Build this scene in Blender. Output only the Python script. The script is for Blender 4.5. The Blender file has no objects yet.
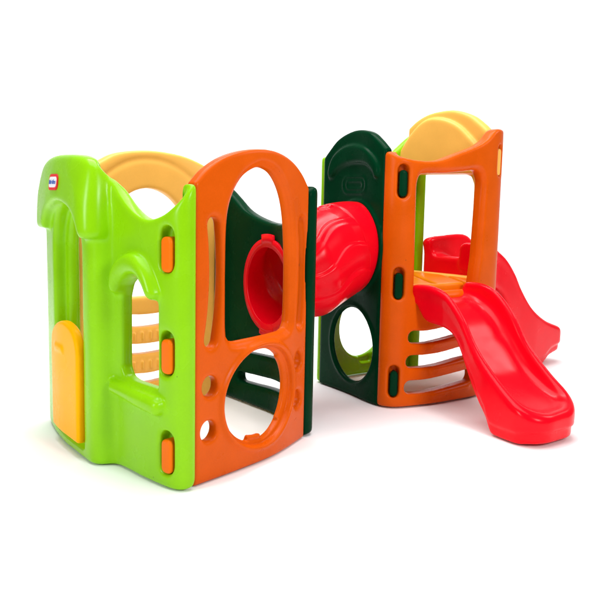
import bpy, math
import numpy as np
from mathutils import Matrix, Vector

# ------------------------------------------------------------------ scene
sc = bpy.context.scene
col = sc.collection
world = bpy.data.worlds.new("World"); sc.world = world; world.use_nodes = True
bg = world.node_tree.nodes['Background']
bg.inputs['Color'].default_value = (1.0, 1.0, 1.0, 1); bg.inputs['Strength'].default_value = 0.15
sc.view_settings.view_transform = 'Standard'; sc.view_settings.look = 'None'
sc.view_settings.gamma = 1; sc.view_settings.use_curve_mapping = False
sc.view_settings.exposure = 0.0

CAM_H, PITCH, ROLL = 1.106, 0.128, 0.021
cd = bpy.data.cameras.new("camera"); cam = bpy.data.objects.new("camera", cd); col.objects.link(cam)
cd.sensor_width = 36; cd.lens = 797.7 / 600 * 36; cd.clip_end = 100
cam.matrix_world = Matrix.Translation((0, 0, CAM_H)) @ Matrix.Rotation(math.pi / 2 - PITCH, 4, 'X') @ Matrix.Rotation(ROLL, 4, 'Z')
sc.camera = cam

# ------------------------------------------------------------------ materials
def plastic(name, c, rough=0.34, grain=0.05, spec=0.5, mottle=0.05, sss=0.0, coat=0.0):
    m = bpy.data.materials.new(name); m.use_nodes = True
    nt = m.node_tree; N = nt.nodes; L = nt.links
    b = N['Principled BSDF']
    tc = N.new('ShaderNodeTexCoord')
    # large soft colour variation, scuffs, fine moulded grain
    n1 = N.new('ShaderNodeTexNoise'); n1.inputs['Scale'].default_value = 7; n1.inputs['Detail'].default_value = 5
    L.new(tc.outputs['Object'], n1.inputs['Vector'])
    n3 = N.new('ShaderNodeTexNoise'); n3.inputs['Scale'].default_value = 160; n3.inputs['Detail'].default_value = 2
    L.new(tc.outputs['Object'], n3.inputs['Vector'])
    add = N.new('ShaderNodeMath'); add.operation = 'MULTIPLY_ADD'
    L.new(n3.outputs['Fac'], add.inputs[0]); add.inputs[1].default_value = 0.5
    L.new(n1.outputs['Fac'], add.inputs[2])
    r = N.new('ShaderNodeMapRange'); r.inputs['From Min'].default_value = 0.45; r.inputs['From Max'].default_value = 1.05
    r.inputs['To Min'].default_value = 1 - mottle; r.inputs['To Max'].default_value = 1 + mottle
    L.new(add.outputs[0], r.inputs['Value'])
    mx = N.new('ShaderNodeVectorMath'); mx.operation = 'SCALE'
    mx.inputs[0].default_value = c; L.new(r.outputs['Result'], mx.inputs['Scale'])
    vo = N.new('ShaderNodeTexVoronoi'); vo.inputs['Scale'].default_value = 11; L.new(tc.outputs['Object'], vo.inputs['Vector'])
    sp = N.new('ShaderNodeMath'); sp.operation = 'LESS_THAN'; L.new(vo.outputs['Distance'], sp.inputs[0]); sp.inputs[1].default_value = .034
    sx = N.new('ShaderNodeSeparateColor'); L.new(vo.outputs['Color'], sx.inputs['Color'])
    gt = N.new('ShaderNodeMath'); gt.operation = 'GREATER_THAN'; L.new(sx.outputs['Red'], gt.inputs[0]); gt.inputs[1].default_value = .80
    mm = N.new('ShaderNodeMath'); mm.operation = 'MULTIPLY'; L.new(sp.outputs[0], mm.inputs[0]); L.new(gt.outputs[0], mm.inputs[1])
    mk = N.new('ShaderNodeMath'); mk.operation = 'MULTIPLY'; L.new(mm.outputs[0], mk.inputs[0]); mk.inputs[1].default_value = .45
    mc = N.new('ShaderNodeMix'); mc.data_type = 'RGBA'; L.new(mk.outputs[0], mc.inputs['Factor'])
    L.new(mx.outputs['Vector'], mc.inputs['A']); mc.inputs['B'].default_value = (.05, .03, .015, 1)
    L.new(mc.outputs['Result'], b.inputs['Base Color'])
    r2 = N.new('ShaderNodeMapRange'); r2.inputs['From Min'].default_value = 0.3; r2.inputs['From Max'].default_value = 0.7
    r2.inputs['To Min'].default_value = rough - 0.05; r2.inputs['To Max'].default_value = rough + 0.07
    L.new(n1.outputs['Fac'], r2.inputs['Value']); L.new(r2.outputs['Result'], b.inputs['Roughness'])
    n2 = N.new('ShaderNodeTexNoise'); n2.inputs['Scale'].default_value = 220; n2.inputs['Detail'].default_value = 3
    L.new(tc.outputs['Object'], n2.inputs['Vector'])
    n4 = N.new('ShaderNodeTexNoise'); n4.inputs['Scale'].default_value = 9; n4.inputs['Detail'].default_value = 1
    L.new(tc.outputs['Object'], n4.inputs['Vector'])
    bp = N.new('ShaderNodeBump'); bp.inputs['Strength'].default_value = grain; bp.inputs['Distance'].default_value = 0.0015
    L.new(n2.outputs['Fac'], bp.inputs['Height'])
    bp2 = N.new('ShaderNodeBump'); bp2.inputs['Strength'].default_value = 0.06; bp2.inputs['Distance'].default_value = 0.02
    L.new(n4.outputs['Fac'], bp2.inputs['Height']); L.new(bp.outputs['Normal'], bp2.inputs['Normal'])
    L.new(bp2.outputs['Normal'], b.inputs['Normal'])
    b.inputs['Specular IOR Level'].default_value = spec
    if sss:
        b.inputs['Subsurface Weight'].default_value = sss
        b.inputs['Subsurface Radius'].default_value = (0.02, 0.02, 0.01); b.inputs['Subsurface Scale'].default_value = 0.5
    return m
M_LIME = plastic('lime_plastic', (0.238, 0.56, 0.002), spec=.19, rough=.25, grain=.02)
M_ORANGE = plastic('orange_plastic', (0.64, 0.088, 0.001), spec=.10, rough=.30, grain=.09, mottle=.08)
M_ORANGE_LIT = plastic('orange_plastic_lit', (0.80, 0.150, 0.002), spec=.10, rough=.30)  # same orange plastic, base lightened to paint in stronger light on the tabs
M_YELLOW = plastic('yellow_plastic', (0.88, 0.455, 0.085), spec=.18, rough=.34)
M_DOOR = plastic('amber_plastic', (0.95, 0.42, 0.002), spec=.03, rough=.26)
M_DARK = plastic('dark_green_plastic', (0.0004, 0.030, 0.010), rough=.26, spec=.03, mottle=.12)
M_RED = plastic('red_plastic', (0.80, 0.001, 0.010), spec=.135, rough=.22)
M_DECK = plastic('deck_plastic', (0.74, 0.18, 0.003), spec=.18, rough=.34)
def flat(name, c, rough=.4):
    m = bpy.data.materials.new(name); m.use_nodes = True; b = m.node_tree.nodes['Principled BSDF']
    n = m.node_tree.nodes.new('ShaderNodeTexNoise'); n.inputs['Scale'].default_value = 60
    r = m.node_tree.nodes.new('ShaderNodeMapRange'); r.inputs['To Min'].default_value = rough - .05; r.inputs['To Max'].default_value = rough + .05
    m.node_tree.links.new(n.outputs['Fac'], r.inputs['Value']); m.node_tree.links.new(r.outputs['Result'], b.inputs['Roughness'])
    b.inputs['Base Color'].default_value = (*c, 1); return m
M_BRED = flat('badge_red', (.75, .01, .015)); M_BWHITE = flat('badge_white', (.85, .85, .87)); M_BBLUE = flat('badge_blue', (.03, .10, .45))

# ------------------------------------------------------------------ plan curves (floor plan of each moulded panel)
def catmull(P, n=12):
    P = [np.array(p, float) for p in P]
    Q = [2 * P[0] - P[1]] + P + [2 * P[-1] - P[-2]]
    out = []
    for i in range(1, len(Q) - 2):
        a, b, c, d = Q[i - 1:i + 3]
        for k in range(n):
            t = k / n
            out.append(.5 * ((2 * b) + (c - a) * t + (2 * a - 5 * b + 4 * c - d) * t * t + (3 * b - a - 3 * c + d) * t ** 3))
    out.append(P[-1]); return np.array(out)
class Curve:
    def __init__(s, P):
        Q = catmull(P); L = np.r_[0, np.cumsum(np.hypot(*np.diff(Q, axis=0).T))]
        s.len = L[-1]; s.S = np.arange(0, s.len, .004); s.X = np.interp(s.S, L, Q[:, 0]); s.Y = np.interp(s.S, L, Q[:, 1])
        for _ in range(30):
            for A in (s.X, s.Y): A[1:-1] = .25 * A[:-2] + .5 * A[1:-1] + .25 * A[2:]
        dx = np.gradient(s.X); dy = np.gradient(s.Y); l = np.hypot(dx, dy); s.NX = dy / l; s.NY = -dx / l
        s.TX = dx / l; s.TY = dy / l
    def at(s, S, n=0):
        i = lambda A: np.interp(S, s.S, A)
        e = np.minimum(S, 0) + np.maximum(S - s.S[-1], 0)
        return i(s.X) + n * i(s.NX) + e * i(s.TX), i(s.Y) + n * i(s.NY) + e * i(s.TY)
    def map(s, V):
        x, y = s.at(V[:, 0], V[:, 1]); return np.stack([x, y, V[:, 2]], 1)

C_GREEN = Curve([(-1.13,3.89),(-1.185,3.865),(-1.209,3.793),(-1.141,3.629),(-1.043,3.444),(-0.952,3.309),(-0.871,3.194),(-0.842,3.158),(-0.811,3.144),(-0.777,3.150),(-0.755,3.158),(-0.732,3.15),(-0.668,3.085),(-0.615,3.025),(-0.534,2.944),(-0.474,2.892),(-0.428,2.876),(-0.392,2.889),(-0.379,2.921)])
C_BC = Curve([(-.386,2.930),(-0.226,3.132),(-0.088,3.332),(0.036,3.606)])
C_CD = Curve([(.030,3.600),(.058,3.625),(.070,3.675),(.02,3.80),(-.072,4.01),(-.2,4.18),(-.34,4.36),(-.40,4.42),(-.45,4.43),(-.49,4.40)])
C_DA = Curve([(-.49,4.39),(-.7,4.29),(-.92,4.10),(-1.12,3.88)])
C_FE = Curve([(0.119,4.699),(0.215,4.555),(0.295,4.42),(0.368,4.275),(0.424,4.187)])
C_EG = Curve([(0.419,4.200),(0.445,4.163),(0.507,4.141),(0.583,4.161),(0.678,4.205),(0.778,4.26),(0.957,4.385),(1.06,4.48),(1.115,4.55),(1.132,4.61),(1.10,4.665)])
C_GH = Curve([(1.10,4.67),(1.00,4.81),(.86,4.97),(.70,5.135)])
C_HF = Curve([(.79,5.125),(.772,5.19),(.72,5.21),(.65,5.18),(.47,5.07),(.3,4.95),(.16,4.82),(.112,4.76),(.115,4.705)])

# ------------------------------------------------------------------ signed distance toolbox
def sd_poly(P, S, Z):
    P = np.array(P, np.float32); d = np.full(S.shape, 1e9, np.float32); sg = np.ones(S.shape, np.float32)
    Q = np.roll(P, 1, 0)
    for (ax, ay), (bx, by) in zip(P, Q):
        ex, ey = bx - ax, by - ay; wx, wy = S - ax, Z - ay
        t = np.clip((wx * ex + wy * ey) / (ex * ex + ey * ey + 1e-12), 0, 1)
        dx, dy = wx - ex * t, wy - ey * t; d = np.minimum(d, dx * dx + dy * dy)
        c1 = Z >= ay; c2 = Z < by; c3 = ex * wy > ey * wx
        sg = np.where((c1 & c2 & c3) | (~c1 & ~c2 & ~c3), -sg, sg)
    return sg * np.sqrt(d)
def sd_box(S, Z, s0, s1, z0, z1, r=0.0):
    qx = np.abs(S - (s0 + s1) / 2) - (s1 - s0) / 2 + r; qz = np.abs(Z - (z0 + z1) / 2) - (z1 - z0) / 2 + r
    return np.minimum(np.maximum(qx, qz), 0) + np.hypot(np.maximum(qx, 0), np.maximum(qz, 0)) - r
def sd_circ(S, Z, s, z, r): return np.hypot(S - s, Z - z) - r
def sd_path(P, S, Z, r):
    d = np.full(S.shape, 1e9, np.float32)
    for (ax, ay), (bx, by) in zip(P[:-1], P[1:]):
        ex, ey = bx - ax, by - ay
        t = np.clip(((S - ax) * ex + (Z - ay) * ey) / (ex * ex + ey * ey), 0, 1)
        d = np.minimum(d, np.hypot(S - ax - t * ex, Z - ay - t * ey))
    return d - r
def smax(a, b, k):
    if k <= 0: return np.maximum(a, b)
    h = np.maximum(k - np.abs(a - b), 0) / k
    return np.maximum(a, b) + h * h * k * .25
def smin(a, b, k): return -smax(-a, -b, k)
def ext(d2, N, n0, n1, r):
    """round-edged extrusion of a 2D field between depths n0 and n1"""
    qx = d2[:, None, :] + r; qy = np.maximum(N - n1, n0 - N) + r
    return np.minimum(np.maximum(qx, qy), 0) + np.hypot(np.maximum(qx, 0), np.maximum(qy, 0)) - r
def smooth_poly(P, n=8):
    """closed smooth outline through control points"""
    P = [np.array(p, float) for p in P]; m = len(P); out = []
    for i in range(m):
        a, b, c, d = P[i - 1], P[i], P[(i + 1) % m], P[(i + 2) % m]
        for k in range(n):
            t = k / n
            out.append(.5 * ((2 * b) + (c - a) * t + (2 * a - 5 * b + 4 * c - d) * t * t + (3 * b - a - 3 * c + d) * t ** 3))
    return out
def spline(P, n=10): return [tuple(p) for p in catmull(P, n)]
def round_poly(P, S, Z, r): return sd_poly(P, S, Z)

class Grid:
    def __init__(g, s0, s1, n0, n1, z0, z1, h):
        g.o = np.array([s0, n0, z0]); g.h = h
        ax = [np.arange(a, b + h, h, dtype=np.float32) for a, b in ((s0, s1), (n0, n1), (z0, z1))]
        g.s, g.n, g.z = ax
        g.S2, g.Z2 = np.meshgrid(ax[0], ax[2], indexing='ij')
        g.N = ax[1][None, :, None]; g.S = ax[0][:, None, None]; g.Z = ax[2][None, None, :]

def surface_net(F, o, h):
    I = F < 0
    c = [I[a:F.shape[0] - 1 + a, b:F.shape[1] - 1 + b, d:F.shape[2] - 1 + d] for a in (0, 1) for b in (0, 1) for d in (0, 1)]
    al = np.ones_like(c[0]); an = np.zeros_like(c[0])
    for q in c: al &= q; an |= q
    act = an & ~al
    idx = np.argwhere(act)
    corners = np.array([(a, b, d) for a in (0, 1) for b in (0, 1) for d in (0, 1)])
    V = np.stack([F[idx[:, 0] + a, idx[:, 1] + b, idx[:, 2] + d] for a, b, d in corners], 1)
    acc = np.zeros((len(idx), 3)); cnt = np.zeros(len(idx))
    for i in range(8):
        for j in range(i + 1, 8):
            if np.abs(corners[i] - corners[j]).sum() != 1: continue
            va, vb = V[:, i], V[:, j]; m = (va < 0) != (vb < 0)
            t = np.where(m, va / np.where(m, va - vb, 1), 0)
            p = corners[i] + t[:, None] * (corners[j] - corners[i])
            acc += p * m[:, None]; cnt += m
    verts = idx + acc / cnt[:, None]
    ids = np.full(act.shape, -1, np.int64); ids[tuple(idx.T)] = np.arange(len(idx))
    quads = []
    for ax in range(3):
        sl = lambda k: tuple(slice(k, F.shape[ax] - 1 + k) if q == ax else slice(1, -1) for q in range(3))
        A, B = I[sl(0)], I[sl(1)]
        e = np.argwhere(A != B)
        if not len(e): continue
        fl = A[tuple(e.T)]
        u, v = [q for q in range(3) if q != ax]
        base = e.copy(); base[:, u] += 1; base[:, v] += 1
        def cell(du, dv):
            b = base.copy(); b[:, u] += du; b[:, v] += dv; return ids[tuple(b.T)]
        q = np.stack([cell(-1, -1), cell(0, -1), cell(0, 0), cell(-1, 0)], 1)
        if ax == 1: fl = ~fl
        q[~fl] = q[~fl][:, ::-1]
        quads.append(q)
    Q = np.concatenate(quads); Q = Q[(Q >= 0).all(1)]
    return verts * h + o, Q
def relax(V, Q, it, f=.5):
    e = np.concatenate([Q[:, [0, 1]], Q[:, [1, 2]], Q[:, [2, 3]], Q[:, [3, 0]]])
    a = np.r_[e[:, 0], e[:, 1]]; b = np.r_[e[:, 1], e[:, 0]]
    n = np.bincount(a, minlength=len(V)).astype(float); n[n == 0] = 1
    for k in range(it):
        W = np.stack([np.bincount(a, V[b, i], minlength=len(V)) / n for i in range(3)], 1)
        ff = f
        V = V + ff * (W - V)
    return V
BASE = np.array([0.1, 4.0, 0.0])
def link(o, parent=None):
    col.objects.link(o)
    if parent is not None: o.parent = parent
    return o
def mesh_np(name, V, Q, mat, parent):
    V = np.asarray(V, float); Q = np.asarray(Q)
    a, b, c, d = (V[Q[:, i]] for i in range(4))
    vol = (np.einsum('ij,ij->i', a, np.cross(b, c)) + np.einsum('ij,ij->i', a, np.cross(c, d))).sum()
    if vol < 0: Q = Q[:, ::-1]
    me = bpy.data.meshes.new(name)
    me.vertices.add(len(V)); me.vertices.foreach_set('co', (V - BASE).astype(np.float32).ravel())
    me.loops.add(Q.size); me.loops.foreach_set('vertex_index', Q.astype(np.int32).ravel())
    me.polygons.add(len(Q)); me.polygons.foreach_set('loop_start', np.arange(0, Q.size, 4, dtype=np.int32))
    me.polygons.foreach_set('loop_total', np.full(len(Q), 4, np.int32))
    me.polygons.foreach_set('use_smooth', np.ones(len(Q), bool))
    me.update(calc_edges=True); me.validate()
    for m in (mat if isinstance(mat, list) else [mat]): me.materials.append(m)
    return link(bpy.data.objects.new(name, me), parent)
def build(name, F, g, curve, mat, parent, it=6):
    V, Q = surface_net(F, g.o, g.h)
    V = relax(V, Q, it)
    return mesh_np(name, curve.map(V), Q, mat, parent)

root = bpy.data.objects.new('climbing_playset', None); root.location = tuple(BASE); col.objects.link(root)
root['label'] = 'colourful plastic toddler climbing playset, two towers joined by a red tunnel with red slides'
root['category'] = 'play structure'

def lab(o, t): o['label'] = t; return o
def tab(curve, s, z, w, hgt, mat, parent, n0=-.05, n1=-.010):
    g = Grid(s - w - .02, s + w + .02, n0 - .012, n1 + .012, z - hgt - .02, z + hgt + .02, .0035)
    F = ext(sd_box(g.S2, g.Z2, s - w, s + w, z - hgt, z + hgt, min(w, .022)), g.N, n0, n1, .009)
    return build('tab', F, g, curve, mat, parent, 4)
def pocket(F, g, s, z, w, hgt, depth=.05):
    d = sd_box(g.S2, g.Z2, s - w, s + w, z - hgt, z + hgt, w * .98)
    return smax(F, -ext(d, g.N, -depth, .2, .004), .012)

# ------------------------------------------------------------------ front tower: lime door panel
g = Grid(-.03, 1.52, -.16, .085, -.02, 1.30, .006)
outline = [(0, 0.004), (0, 1.10)] + spline([(.03, 1.13), (.12, 1.15), (.25, 1.19), (.5, 1.22), (.8, 1.22), (.95, 1.17), (1.022, 1.104), (1.07, 1.066), (1.132, 1.033), (1.216, 1.013), (1.31, 1.033), (1.38, 1.073), (1.43, 1.118), (1.462, 1.144), (1.475, 1.148)], 6) + [(1.487, 1.14), (1.487, .03), (1.47, .008), (1.40, 0)]
d = sd_poly(outline, g.S2, g.Z2)
back = np.interp(g.s, [0, .12, .20, .80, .98, 1.49], [-.06, -.06, -.105, -.105, -.060, -.055]).astype(np.float32)[:, None, None]
back = np.maximum(back, np.interp(g.z, [.95, 1.05], [-.13, -.065]).astype(np.float32)[None, None, :])
F = ext(d, g.N, back, 0, .016)
# roof hood over the doorway
roof = spline([(.170, .94), (.172, 1.06), (.20, 1.16), (.29, 1.225), (.42, 1.255), (.60, 1.263), (.78, 1.255), (.88, 1.235), (.95, 1.200), (.995, 1.125), (.990, 1.0), (.972, .93)], 6)
roof += spline([(.862, .925), (.825, .985), (.76, 1.035), (.66, 1.062), (.56, 1.062), (.45, 1.035), (.38, .99), (.345, .945)], 6)
hood = np.interp(g.z, [.9, .95, 1.1, 1.2, 1.26], [.055, .055, .045, .032, .02]).astype(np.float32)[None, None, :]
hood = hood * np.interp(g.s, [.0, .80, .87, .92, .975, 1.1], [1, 1, 1.05, .70, .0, .0]).astype(np.float32)[:, None, None]
rear = np.interp(g.s, [0, .50, .80, .98, 1.1], [-.13, -.115, -.070, -.050, -.045]).astype(np.float32)[:, None, None]
F = smin(F, ext(sd_poly(roof, g.S2, g.Z2), g.N, rear, hood, .026), .012)
front = [(-.2, -1), (-.2, .95), (.16, .95)] + spline([(.17, .97), (.22, 1.09), (.33, 1.19), (.47, 1.240), (.58, 1.250), (.68, 1.235), (.785, 1.165), (.855, 1.085), (.882, 1.01), (.895, .92)], 6) + [(.90, .80), (2.0, .80), (2.0, -1)]
df = np.maximum(sd_poly(front, g.S2, g.Z2), 0)
off = np.interp(g.s, [0, .97, 1.08], [0, 0, .2]).astype(np.float32)[:, None, None]
F = smax(F, (g.N - .050 + .50 * df[:, None, :] - off) / 1.12, .030)
# doorway (two stepped arches)
def arch(s0, s1, z0, zs, top):
    c = (s0 + s1) / 2; w = (s1 - s0) / 2
    return [(s0, z0)] + [(c - w * math.cos(a), zs + (top - zs) * math.sin(a)) for a in np.linspace(0, math.pi, 24)] + [(s1, z0)]
dA = sd_poly(arch(.46, .775, .055, .86, 1.035), g.S2, g.Z2)
dB = sd_poly(arch(.405, .795, .045, .86, 1.06), g.S2, g.Z2)
F = smax(F, -ext(dA, g.N, -.4, .3, .01), .02)
F = smax(F, -ext(dB, g.N, -.055, .3, .006), .022)
# window, eyebrow, sill
F = smax(F, -ext(sd_poly([(1.030, .42), (1.05, .385), (1.09, .375), (1.282, .375), (1.282, .76), (1.235, .79), (1.17, .80), (1.10, .79), (1.05, .75), (1.032, .70)], g.S2, g.Z2), g.N, -.4, .3, .01), .018)
brow = spline([(.985, .735), (.99, .79), (1.03, .845), (1.09, .876), (1.15, .884), (1.21, .868), (1.26, .822), (1.295, .765), (1.305, .735), (1.285, .715), (1.255, .722), (1.225, .765), (1.185, .797), (1.14, .80), (1.09, .785), (1.055, .755), (1.035, .72), (1.00, .712)], 4)
F = smin(F, ext(sd_poly(brow, g.S2, g.Z2), g.N, -.05, .046, .034), .012)
F = smin(F, ext(sd_poly([(.965, .365), (.975, .312), (1.31, .278), (1.335, .298), (1.33, .338), (1.30, .350)], g.S2, g.Z2), g.N, -.05, .046, .030), .012)
for zc, hh in ((.907, .087), (.519, .085), (.138, .085)):
    F = pocket(F, g, 1.335, zc, .0385, hh)
panel_green = build('door_panel', F, g, C_GREEN, M_LIME, root, 10)
lab(panel_green, 'lime green wall panel with hooded doorway and small arched window')

# half door
g = Grid(.33, .84, -.04, .05, .03, .60, .005)
dd = [(.415, .075), (.41, .40)] + spline([(.412, .43), (.43, .49), (.50, .535), (.59, .560), (.67, .556), (.74, .53), (.782, .48), (.79, .43)], 5) + [(.785, .075), (.775, .062), (.42, .062)]
F = ext(sd_poly(dd, g.S2, g.Z2), g.N, -.022, .021, .013)
F = smin(F, ext(sd_box(g.S2, g.Z2, .50, .62, .425, .450, .012), g.N, .0, .028, .006), .010)
door = lab(build('door', F, g, C_GREEN, M_DOOR, panel_green), 'yellow half door')

# badge on the hood
def badge():
    Vs, Qs, Mi = [], [], []
    def rr(w, h, r, n, mi):
        base = sum(len(v) for v in Vs)
        pts = []
        for cx, cy, a0 in ((w - r, h - r, 0), (-w + r, h - r, 90), (-w + r, -h + r, 180), (w - r, -h + r, 270)):
            for k in range(9):
                a = math.radians(a0 + 90 * k / 8); pts.append((cx + r * math.cos(a), cy + r * math.sin(a)))
        m = len(pts); v = [(p[0], n, p[1]) for p in pts] + [(p[0], n - .006, p[1]) for p in pts]
        Vs.append(v)
        Qs.append(tuple(base + k for k in range(m))); Mi.append(mi)
        for k in range(m): Qs.append((base + k, base + (k + 1) % m, base + m + (k + 1) % m, base + m + k)); Mi.append(mi)
    rr(.058, .0335, .024, .0, 0); rr(.048, .0220, .017, .0018, 1)
    fc = bpy.data.curves.new('lettering', 'FONT'); fc.body = 'little tikes'; fc.size = .0215; fc.align_x = 'CENTER'; fc.align_y = 'CENTER'; fc.extrude = .0004; fc.offset = .0006
    fo = bpy.data.objects.new('lettering', fc); col.objects.link(fo)
    dg = bpy.context.evaluated_depsgraph_get(); tm = bpy.data.meshes.new_from_object(fo.evaluated_get(dg))
    base = sum(len(v) for v in Vs)
    Vs.append([(v.co.x, .0032 + v.co.z, v.co.y * 1.15) for v in tm.vertices])
    for p in tm.polygons: Qs.append(tuple(base + i for i in p.vertices)); Mi.append(2)
    bpy.data.objects.remove(fo); bpy.data.curves.remove(fc); bpy.data.meshes.remove(tm)
    V = np.array([p for v in Vs for p in v])
    sc_, zc_ = .585, 1.148
    hz = np.interp(zc_ + V[:, 2], [.9, .95, 1.1, 1.2, 1.26], [.055, .055, .045, .032, .02])
    W = C_GREEN.map(np.stack([sc_ + V[:, 0], hz + .0015 + V[:, 1], zc_ + V[:, 2]], 1)) - BASE
    me = bpy.data.meshes.new('badge'); me.from_pydata([tuple(p) for p in W], [], Qs)
    for m in (M_BRED, M_BWHITE, M_BBLUE): me.materials.append(m)
    me.polygons.foreach_set('material_index', Mi); me.update()
    o = link(bpy.data.objects.new('badge', me), panel_green)
    return lab(o, 'red bordered white maker badge with blue lettering')
badge()

# ------------------------------------------------------------------ front tower: orange arch panel
g = Grid(-.03, .82, -.08, .03, -.02, 1.33, .0045)
Lb = .795
outline = [(0, .0), (0, 1.140)] + spline([(.0, 1.150), (.061, 1.203), (.149, 1.250), (.261, 1.281), (.385, 1.294), (.50, 1.286), (.62, 1.256), (.72, 1.208), (.795, 1.150)], 6) + [(Lb, 0)]
F = ext(sd_poly(outline, g.S2, g.Z2), g.N, -.054, 0, .014)
opn = [(.186, .56), (.182, .60)] + spline([(.180, .80), (.184, .99), (.206, 1.09), (.262, 1.170), (.332, 1.211), (.395, 1.221), (.478, 1.196), (.556, 1.125), (.604, 1.026), (.628, .88), (.634, .75), (.632, .62)], 5) + [(.625, .565), (.605, .540), (.57, .532), (.24, .530), (.205, .537)]
do = sd_poly(opn, g.S2, g.Z2)
F = smax(F, -ext(do, g.N, -.4, .3, .01), .012)
F = smax(F, -ext(do - .016, g.N, -.012, .3, .006), .028)
for P in (spline([(.100, .995), (.108, .92), (.112, .80), (.104, .67), (.086, .56)], 5), spline([(.728, .985), (.742, .92), (.746, .80), (.742, .68), (.728, .56)], 5)):
    ds = sd_path(P, g.S2, g.Z2, .031 if P[0][0] < .4 else .036)
    F = smax(F, -ext(ds, g.N, -.4, .3, .01), .024)
for s, z in ((.083, .377), (.076, .202), (.715, .378), (.71, .202)):
    F = smax(F, -ext(sd_circ(g.S2, g.Z2, s, z, .041), g.N, -.4, .3, .01), .018)
dc = (np.hypot((g.S2 - .400) / 1.17, g.Z2 - .283) - .194)
F = smin(F, ext(np.abs(dc - .026) - .010, g.N, -.03, .0105, .009), .012)
F = smax(F, -ext(dc, g.N, -.4, .3, .003), .006)
F = smax(F, -ext(dc - .015, g.N, -.020, .3, .003), .006)
ang = np.degrees(np.arctan2(g.Z2 - .286, g.S2 - .395))
wedge = lambda a0, w: (np.abs(ang - a0) - w) * (.2 * math.pi / 180)
seg = np.minimum(smax(np.abs(dc - .005) - .015, wedge(0, 42), .006), smax(np.abs(dc + .002) - .022, wedge(-97, 14), .008))
F = smin(F, ext(seg, g.N, -.050, -.026, .005), .003)
panel_orange = lab(build('arch_panel', F, g, C_BC, M_ORANGE, root, 4), 'orange arched climbing panel with round crawl hole')
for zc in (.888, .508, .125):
    tab(C_GREEN, 1.338, zc, .029, .066, M_ORANGE_LIT, panel_orange, -.052, .003)

# ------------------------------------------------------------------ front tower: dark green tunnel panel
g = Grid(-.03, 1.15, -.10, .035, -.02, 1.20, .007)
Lc = C_CD.S[-1]
outline = [(0, .004), (0, 1.12)] + spline([(.01, 1.14), (.06, 1.156), (.13, 1.12), (.22, 1.04), (.35, .982), (.5, .976), (.64, 1.0), (.76, 1.04), (.86, 1.10), (.95, 1.15), (1.03, 1.15)], 6) + [(Lc, 1.12), (Lc, .004)]
F = ext(sd_poly(outline, g.S2, g.Z2), g.N, -.07, 0, .018)
F = smax(F, -ext(sd_circ(g.S2, g.Z2, .50, .66, .222), g.N, -.4, .3, .004), .01)
for z0, z1 in ((.125, .176), (.290, .352)):
    P = spline([(.20, z0 + .03), (.45, (z0 + z1) / 2 + .002), (.78, (z0 + z1) / 2 - .012)][:3], 6)
    F = smax(F, -ext(sd_path(P, g.S2, g.Z2, (z1 - z0) / 2), g.N, -.4, .3, .004), .018)
tunnel_panel = lab(build('tunnel_panel', F, g, C_CD, M_DARK, root), 'dark green panel with dipped top holding the tunnel mouth')

# ------------------------------------------------------------------ front tower: yellow ladder panel
g = Grid(-.03, .86, -.10, .035, -.02, 1.37, .007)
Ld = C_DA.S[-1]
outline = [(0, 0), (0, 1.21)] + spline([(.0, 1.22), (.08, 1.272), (.2, 1.312), (.39, 1.328), (.58, 1.307), (.70, 1.255), (Ld, 1.20)], 6) + [(Ld, 0)]
F = ext(sd_poly(outline, g.S2, g.Z2), g.N, -.07, 0, .016)
cs = .40
F = smax(F, -ext(sd_poly(arch(cs - .235, cs + .235, .576, .90, 1.136), g.S2, g.Z2), g.N, -.4, .3, .008), .014)
dg_ = sd_circ(g.S2, g.Z2, cs, .86, .425)
F = smax(F, -ext(np.maximum(np.abs(dg_) - .010, .92 - g.Z2), g.N, -.2, -.060, .003), .006)
for z0, z1 in ((.421, .485), (.278, .330), (.122, .172)):
    zc = (z0 + z1) / 2
    P = spline([(cs - .2, zc + .012), (cs, zc - .004), (cs + .2, zc + .010)], 6)
    F = smax(F, -ext(sd_path(P, g.S2, g.Z2, (z1 - z0) / 2), g.N, -.4, .3, .008), .014)
for k in range(-4, 5):
    for z0 in (.345, .190):
        F = smin(F, ext(sd_box(g.S2, g.Z2, cs + k * .05 - .008, cs + k * .05 + .008, z0, z0 + .052, .006), g.N, -.090, -.05, .006), .006)
ladder = lab(build('ladder_panel', F, g, C_DA, M_YELLOW, root), 'yellow arched panel with slotted ladder rungs')

# ------------------------------------------------------------------ rear tower: dark green arch panel
g = Grid(-.03, .66, -.10, .035, -.02, 1.51, .006)
Lf = C_FE.S[-1]
outline = [(0, 0), (0, 1.33)] + spline([(0, 1.335), (.043, 1.372), (.128, 1.434), (.233, 1.468), (.335, 1.477), (.447, 1.458), (.53, 1.415), (Lf, 1.365)], 6) + [(Lf, 0)]
F = ext(sd_poly(outline, g.S2, g.Z2), g.N, -.055, 0, .016)
cres = spline([(.070, 1.215), (.062, 1.262), (.10, 1.335), (.19, 1.385), (.30, 1.400), (.42, 1.378), (.52, 1.322), (.558, 1.262), (.548, 1.222), (.520, 1.222), (.50, 1.255), (.43, 1.292), (.32, 1.300), (.22, 1.288), (.14, 1.255), (.10, 1.220)], 4)
F = smin(F, ext(sd_poly(cres, g.S2, g.Z2), g.N, -.02, .020, .014), .012)
for rr_ in ((.20, .43, 1.135, 1.225, .045), (.235, .40, 1.158, 1.202, .022)):
    F = smin(F, ext(np.abs(sd_box(g.S2, g.Z2, *rr_)) - .005, g.N, -.02, .006, .004), .006)
F = smax(F, -ext(sd_circ(g.S2, g.Z2, .337, .295, .206), g.N, -.4, .3, .006), .010)
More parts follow.
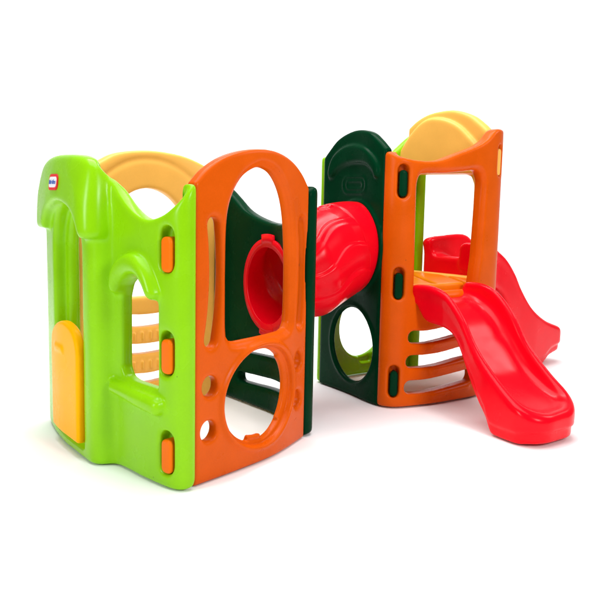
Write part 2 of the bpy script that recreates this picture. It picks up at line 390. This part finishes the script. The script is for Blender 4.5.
F = smax(F, -ext(sd_circ(g.S2, g.Z2, .337, .295, .252), g.N, -.4, -.022, .004), .008)
F = smin(F, ext(np.abs(sd_circ(g.S2, g.Z2, .337, .295, .222)) - .008, g.N, -.02, .008, .005), .010)
F = smax(F, -ext(sd_circ(g.S2, g.Z2, .345, .845, .205), g.N, -.4, .3, .004), .010)
F = smin(F, ext(np.abs(sd_circ(g.S2, g.Z2, .345, .845, .245)) - .012, g.N, -.02, .012, .006), .010)
arch_dark = lab(build('arch_panel', F, g, C_FE, M_DARK, root), 'dark green arched panel with raised crescent and round hole')

# ------------------------------------------------------------------ rear tower: orange slide panel
g = Grid(-.03, 1.06, -.115, .035, -.02, 1.54, .006)
Le = C_EG.S[-1]
outline = [(0, .004), (0, 1.34)] + spline([(.01, 1.350), (.04, 1.349), (.094, 1.328), (.164, 1.313), (.25, 1.306), (.33, 1.312), (.40, 1.331), (.489, 1.360), (.58, 1.389), (.65, 1.415), (.715, 1.448), (.765, 1.486), (.80, 1.502), (.84, 1.508), (.90, 1.508)], 6) + [(Le, 1.49), (Le, .004)]
F = ext(sd_poly(outline, g.S2, g.Z2), g.N, -.075, 0, .018)
op = [(.222, .62), (.214, 1.17)] + spline([(.216, 1.195), (.228, 1.228), (.262, 1.243), (.40, 1.250), (.53, 1.262), (.61, 1.272), (.655, 1.262), (.682, 1.225), (.688, 1.19)], 5) + [(.668, .80), (.640, .62)]
do = sd_poly(op, g.S2, g.Z2)
F = smax(F, -ext(do, g.N, -.4, .3, .006), .014)
F = smax(F, -ext(do - .012, g.N, -.012, .3, .006), .024)
for P, r in (([(.222, .381), (.30, .377), (.40, .386), (.56, .405), (.66, .41)], .034), ([(.214, .249), (.30, .246), (.42, .253), (.56, .270), (.66, .275)], .034), ([(.211, .110), (.30, .108), (.42, .117), (.54, .127), (.64, .135)], .036)):
    F = smax(F, -ext(sd_path(spline(P, 6), g.S2, g.Z2, r), g.N, -.4, .3, .006), .014)
for P in ([(.34, .335), (.46, .345), (.62, .355)], [(.34, .196), (.46, .206), (.62, .216)], [(.36, .052), (.46, .062), (.62, .072)]):
    F = smin(F, ext(sd_path(spline(P, 6), g.S2, g.Z2, .010), g.N, -.02, .010, .008), .016)
for s, zc, hh in ((.124, 1.200, .088), (.119, .669, .086), (.110, .145, .088)):
    F = pocket(F, g, s, zc, .033, hh, .055)
F = pocket(F, g, .845, 1.335, .030, .088, .05)
slide_panel = lab(build('slide_panel', F, g, C_EG, M_ORANGE, root), 'orange curved panel with square window and three wavy slots')
for s, zc in ((.126, 1.188), (.121, .655), (.112, .132)):
    tab(C_EG, s, zc, .025, .069, M_DARK, arch_dark, -.058, -.006)

# ------------------------------------------------------------------ rear tower: yellow header panel
g = Grid(-.03, .75, -.14, .035, -.02, 1.68, .007)
Lg = C_GH.S[-1]
outline = [(0, 0), (0, 1.49)] + spline([(0, 1.505), (.05, 1.545), (.14, 1.60), (.25, 1.635), (.34, 1.640), (.45, 1.628), (.54, 1.595), (Lg, 1.545)], 6) + [(Lg, 0)]
do = sd_poly(outline, g.S2, g.Z2)
F = ext(do, g.N, -.07, 0, .016)
plug = [(.05, 1.262), (.05, 1.40)] + spline([(.055, 1.425), (.10, 1.465), (.20, 1.538), (.30, 1.582), (.40, 1.598), (.48, 1.582), (.555, 1.528), (.625, 1.445), (.69, 1.345)], 6) + [(.70, 1.262)]
F = smin(F, ext(sd_poly(plug, g.S2, g.Z2), g.N, -.098, -.03, .012), .006)
F = smax(F, -ext(sd_poly([(.085, .66), (.085, 1.20), (.11, 1.245), (.16, 1.26), (.80, 1.26), (.80, .66)], g.S2, g.Z2), g.N, -.4, .3, .008), .014)
F = smax(F, -ext(sd_poly([(.085, -.2), (.085, .50), (.12, .56), (.70, .56), (.70, -.2)], g.S2, g.Z2), g.N, -.4, .3, .008), .014)
header = lab(build('arch_panel', F, g, C_GH, M_YELLOW, root), 'yellow arched panel at the back of the taller tower')
tab(C_EG, .848, 1.325, .024, .075, M_YELLOW, header, -.052, -.004)

# ------------------------------------------------------------------ rear tower: lime side panel
g = Grid(-.03, .95, -.10, .035, -.02, 1.60, .008)
Lh = C_HF.S[-1]
outline = [(0, .004), (0, 1.53)] + spline([(.01, 1.56), (.09, 1.56), (.2, 1.50), (.35, 1.385), (.5, 1.31), (.65, 1.30), (.78, 1.33), (.85, 1.35)], 6) + [(Lh, 1.34), (Lh, .004)]
F = ext(sd_poly(outline, g.S2, g.Z2), g.N, -.06, 0, .018)
F = smax(F, -ext(sd_circ(g.S2, g.Z2, .545, .315, .195), g.N, -.4, .3, .008), .014)
F = smax(F, -ext(sd_box(g.S2, g.Z2, .46, .56, .08, .2, .02), g.N, -.4, -.035, .004), .01)
side_panel = lab(build('side_panel', F, g, C_HF, M_LIME, root), 'lime green panel on the far side of the taller tower')

# ------------------------------------------------------------------ deck
class Plane:
    def map(s, V): return V
g = Grid(.16, 1.24, 4.16, 5.20, .54, .70, .0085)
X, Y = np.meshgrid(g.s, g.n, indexing='ij')
dk = sd_poly([(.50, 4.26), (.60, 4.25), (.80, 4.35), (1.00, 4.50), (1.055, 4.58), (.79, 5.08), (.72, 5.12), (.24, 4.76), (.22, 4.70)], X, Y)[:, :, None]
Zz = g.Z
F = smax(smax(dk, Zz - .655, .02), .57 - Zz, .02)
D_ = np.array([-.10, .995]); W_ = np.array([.995, .10])
v = (X - .70) * W_[0] + (Y - 4.5) * W_[1]
for k in (-2, -1, 0, 1, 2):
    gr = np.maximum(np.abs(v - .02 - k * .2) - .007, np.abs(Y - 4.63) - .28)[:, :, None]
    F = smax(F, -np.maximum(gr, .615 - Zz), .012)
deck = lab(build('deck', F, g, Plane(), M_DECK, root), 'orange yellow platform between the slides')

# ------------------------------------------------------------------ slides
def make_slide(rim, bed, bot, hw, lend, skew, z1, lin, rad=.09, step=.006, head=(0, .07), far=None):
    g = Grid(-.08, lend + .06, -hw - .05, hw + .05, -.02, z1, step)
    l2, w2 = np.meshgrid(g.s, g.n, indexing='ij')
    fr = lambda T: np.interp(g.s, *zip(*catmull([np.array(p) for p in T], 8))).astype(np.float32)
    R, B, K = fr(rim), fr(bed), fr(bot)
    def scale(A): return (1 / np.sqrt(1 + np.gradient(A, g.s) ** 2)).astype(np.float32)
    # plan with rounded front
    def plan(hw_, l0, l1, r):
        lw = l2 - skew * w2
        return sd_box(lw, w2, l0, l1, -hw_, hw_, r)
    flare = np.interp(g.s, [0, .08, .2, .6, lend], [.012, .0, -.012, -.004, .004]).astype(np.float32)[:, None]
    po = (plan(hw, -.3, lend, rad) - flare)
    po = smax(po, head[0] - .045 - l2, .02)[:, :, None]
    st = np.clip((g.Z - K[:, None, None] - .052) / .008, 0, 1); st = st * st * (3 - 2 * st)
    foot = np.interp(g.s, [.45 * lend, .62 * lend], [0, 1]).astype(np.float32)[:, None, None]
    po = po + (1 - st) * foot * .013
    tall = np.clip((R[:, None, None] - g.Z) / .08, 0, 1); po = po + .010 * tall * (1 - foot)
    RR = R[:, None] + 0 * w2
    if far is not None:
        q = np.clip(.5 + w2 / .1, 0, 1); RR = R[:, None] * (1 - q) + fr(far)[:, None] * q
    zR = ((g.Z - RR[:, :, None]) * scale(R)[:, None, None]); zK = ((K[:, None, None] - g.Z) * scale(K)[:, None, None])
    # walls lean outwards a little towards the foot
    F = smax(po, zR, .035); F = smax(F, zK, .02)
    pi_ = plan(hw - .055, -.6, lend - lin, rad * .8)[:, :, None]
    zB = (B[:, None, None] - g.Z) * scale(B)[:, None, None]
    T = smax(pi_, zB, .06)
    F = smax(F, -T, .030)
    return F, g
rim = [(-.09, .650), (-.03, .660), (.05, .667), (.12, .664), (.20, .644), (.27, .600), (.35, .525), (.42, .430), (.49, .358), (.60, .272), (.70, .208), (.785, .166), (.85, .145), (.95, .14)]
bed = [(-.09, .588), (-.03, .587), (.05, .582), (.12, .565), (.20, .525), (.27, .470), (.35, .390), (.42, .315), (.49, .255), (.60, .198), (.70, .164), (.785, .146), (.85, .138), (.95, .138)]
bot = [(-.09, .56), (0, .56), (.035, .52), (.08, .478), (.18, .465), (.25, .448), (.30, .415), (.35, .345), (.42, .225), (.48, .140), (.53, .080), (.565, .02), (.60, .003), (.74, .003), (.80, .012), (.95, .02)]
F, g = make_slide(rim, bed, bot, .205, .838, -.14, .72, .036, rad=.15, step=.0055)
class Fr:
    def __init__(s, P, D):
        s.P = np.array(P); s.D = np.array(D) / np.linalg.norm(D)
        s.W = np.array([-s.D[1], s.D[0]])       # viewer's right
    def map(s, V): return np.c_[s.P + V[:, :1] * s.D + V[:, 1:2] * s.W, V[:, 2]]
slide1 = lab(build('slide', F, g, Fr((.78, 4.28), (.515, -.857)), M_RED, root), 'short red slide at the front of the taller tower')
rim2 = [(-.09, .84), (0, .860), (.08, .852), (.18, .815), (.30, .750), (.41, .653), (.50, .546), (.64, .417), (.82, .32), (1.0, .263), (1.09, .235), (1.2, .22)]
far2 = [(-.09, .85), (0, .875), (.10, .885), (.30, .895), (.42, .87), (.52, .78), (.62, .62), (.74, .45), (.86, .34), (1.0, .275), (1.09, .24), (1.2, .22)]
bed2 = [(-.09, .765), (0, .765), (.08, .755), (.18, .72), (.30, .655), (.41, .56), (.50, .46), (.64, .335), (.82, .235), (1.0, .205), (1.09, .20), (1.2, .20)]
bot2 = [(-.09, .625), (0, .625), (.05, .60), (.2, .57), (.3, .50), (.41, .33), (.50, .17), (.56, .06), (.60, .004), (.80, .004), (.86, .025), (.91, .055), (.96, .068), (1.05, .080), (1.2, .085)]
F, g = make_slide(rim2, bed2, bot2, .212, 1.10, 0, .94, .055, step=.0075, far=far2)
fl = sd_box(g.n[:, None] + 0 * g.z[None, :], g.z[None, :] + 0 * g.n[:, None], -.215, -.055, .68, .855, .045)[None, :, :]
F = smin(F, smax(fl, np.abs(g.S + .022) - .022, .012), .012)
slide2 = lab(build('slide', F, g, Fr((.945, 4.90), (.70, .714)), M_RED, root), 'long red slide behind the taller tower')

# ------------------------------------------------------------------ tunnel
def make_tunnel():
    A = np.array([*C_CD.at(.50, -.09), .66]); Bp = np.array([*C_FE.at(.345, .004), .845])
    na = np.array([np.interp(.5, C_CD.S, C_CD.NX), np.interp(.5, C_CD.S, C_CD.NY), 0]); nb = -np.array([np.interp(.345, C_FE.S, C_FE.NX), np.interp(.345, C_FE.S, C_FE.NY), 0])
    L = np.linalg.norm(Bp - A)
    ns, na_ = 150, 320
    ts = np.linspace(0, 1, ns)
    h = lambda t: (2*t**3-3*t**2+1, t**3-2*t**2+t, -2*t**3+3*t**2, t**3-t**2)
    cen = np.array([h(t)[0]*A + h(t)[1]*na*L*.9 + h(t)[2]*Bp + h(t)[3]*nb*L*.9 for t in ts])
    tan = np.gradient(cen, axis=0); tan /= np.linalg.norm(tan, axis=1)[:, None]
    ph = np.linspace(0, 2*math.pi, na_, endpoint=False)
    V = []
    for inner in (0, 1):
        for i, t in enumerate(ts):
            X = np.cross(tan[i], (0, 0, 1)); X /= np.linalg.norm(X); Yv = np.cross(X, tan[i])   # X to the right of travel (camera side)
            u = t * L
            base = np.interp(t, [0, .25, .5, .75, 1], [.200, .225, .250, .240, .215])
            e = min(max((t - .20) / .2, 0), 1) * min(max((.93 - t) / .12, 0), 1); base = .205 + .045 * e * e * (3 - 2 * e); base = base if t < .6 else .250 - .020 * max(0, (t - .7) / .3)
            if inner:
                r = np.full(na_, base - .018)
            else:
                r = np.full(na_, base)
                fl = np.interp(t, [0, .012, .05, .075, .80, .815, .93, .94, 1], [.024, .024, .024, 0, 0, .004, .004, .004, .004])
                r = r + fl
                body = np.clip((t - .10) / .02, 0, 1) * np.clip((.80 - t) / .012, 0, 1)
                a = np.degrees(ph)            # 0 = camera-side right, 90 = up
                a = (a + 180) % 360 - 180
                wav = 6 * math.sin(2 * math.pi * (t - .42) / .62) if t > .2 else -5
                stp = 0
                for c, hgt in ((50, .017), (40, .007), (15, .017), (-16, .016)):
                    e = (c + wav - a)
                    stp = stp + hgt * (1 / (1 + np.exp(-np.clip(e / .9, -40, 40)))) - hgt * (1 / (1 + np.exp(-np.clip((e - 24) / 6, -40, 40))))
                r = r + body * stp
                # little round boss on the top
                du = (u - .74 * L); da = np.radians(a - 86) * base
                q = np.hypot(du, da)
                r = r + .007 * (1 / (1 + np.exp(np.clip((np.abs(q - .030) - .006) / .0014, -40, 40))))
                if t < .05:
                    r = r + np.where((np.abs(a - 90) < 13) | (np.abs(a + 90) < 16), .022, 0)
            V.append(cen[i] + np.cos(ph)[:, None] * r[:, None] * X + np.sin(ph)[:, None] * r[:, None] * 1.04 * Yv)
    V = np.concatenate(V)
    id_ = lambda k, i, j: k * ns * na_ + i * na_ + j % na_
    i, j = np.meshgrid(np.arange(ns - 1), np.arange(na_), indexing='ij'); i = i.ravel(); j = j.ravel()
    Q = [np.stack([id_(0, i, j), id_(0, i + 1, j), id_(0, i + 1, j + 1), id_(0, i, j + 1)], 1), np.stack([id_(1, i, j), id_(1, i, j + 1), id_(1, i + 1, j + 1), id_(1, i + 1, j)], 1)]
    j = np.arange(na_); z = np.zeros_like(j); e = z + ns - 1
    Q += [np.stack([id_(0, z, j), id_(0, z, j + 1), id_(1, z, j + 1), id_(1, z, j)], 1), np.stack([id_(0, e, j), id_(1, e, j), id_(1, e, j + 1), id_(0, e, j + 1)], 1)]
    return mesh_np('tunnel', V, np.concatenate(Q), M_RED, root)
tunnel = lab(make_tunnel(), 'ridged red crawl tunnel joining the two towers')

# ------------------------------------------------------------------ studio floor sweeping up into a backdrop
def floor():
    prof = [(-6.0, 0.0)] + [(y, 0.0) for y in (-2, 2, 6, 9)] + [(9 + 2.5 * math.sin(a), 2.5 * (1 - math.cos(a))) for a in np.linspace(0, math.pi / 2, 14)[1:]] + [(11.5, 8.0)]
    xs = np.linspace(-11, 11, 13)
    V = [(x, y, z - .003) for (y, z) in prof for x in xs]; n = len(xs)
    Fc = [(i * n + k, i * n + k + 1, (i + 1) * n + k + 1, (i + 1) * n + k) for i in range(len(prof) - 1) for k in range(n - 1)]
    me = bpy.data.meshes.new('floor'); me.from_pydata(V, [], Fc); me.polygons.foreach_set('use_smooth', [True] * len(Fc)); me.update()
    m = bpy.data.materials.new('white_paper'); m.use_nodes = True; b = m.node_tree.nodes['Principled BSDF']
    b.inputs['Roughness'].default_value = .75; b.inputs['Specular IOR Level'].default_value = .15
    n = m.node_tree.nodes.new('ShaderNodeTexNoise'); n.inputs['Scale'].default_value = 1.2
    r = m.node_tree.nodes.new('ShaderNodeMapRange'); r.inputs['To Min'].default_value = .90; r.inputs['To Max'].default_value = .92
    m.node_tree.links.new(n.outputs['Fac'], r.inputs['Value']); m.node_tree.links.new(r.outputs['Result'], b.inputs['Base Color'])
    me.materials.append(m)
    o = link(bpy.data.objects.new('floor', me)); o['kind'] = 'structure'; o['label'] = 'plain white studio floor sweeping up into a backdrop'
floor()

# ------------------------------------------------------------------ studio lamps
def area(name, loc, target, size, power, colr=(1, 1, 1), sy=None):
    l = bpy.data.lights.new(name, 'AREA'); l.energy = power; l.size = size; l.color = colr
    if sy: l.shape = 'RECTANGLE'; l.size_y = sy
    o = bpy.data.objects.new(name, l); col.objects.link(o); o.location = loc
    o.rotation_euler = (Vector(target) - Vector(loc)).to_track_quat('-Z', 'Y').to_euler()
area('softbox', (2.6, 0.0, 2.6), (0.3, 4.1, .5), 1.1, 110)
area('softbox', (-3.0, 0.5, 1.9), (-0.8, 3.4, .5), .7, 68, sy=1.7)
area('softbox', (-0.5, 3.7, 5.8), (-0.4, 3.7, 0), 5.0, 430)
area('softbox', (4.3, 4.9, 3.5), (1.0, 4.0, .4), 1.2, 36)
area('softbox', (0.0, 6.4, 6.6), (0.0, 11.5, 2.3), 6.0, 520, sy=2.0)
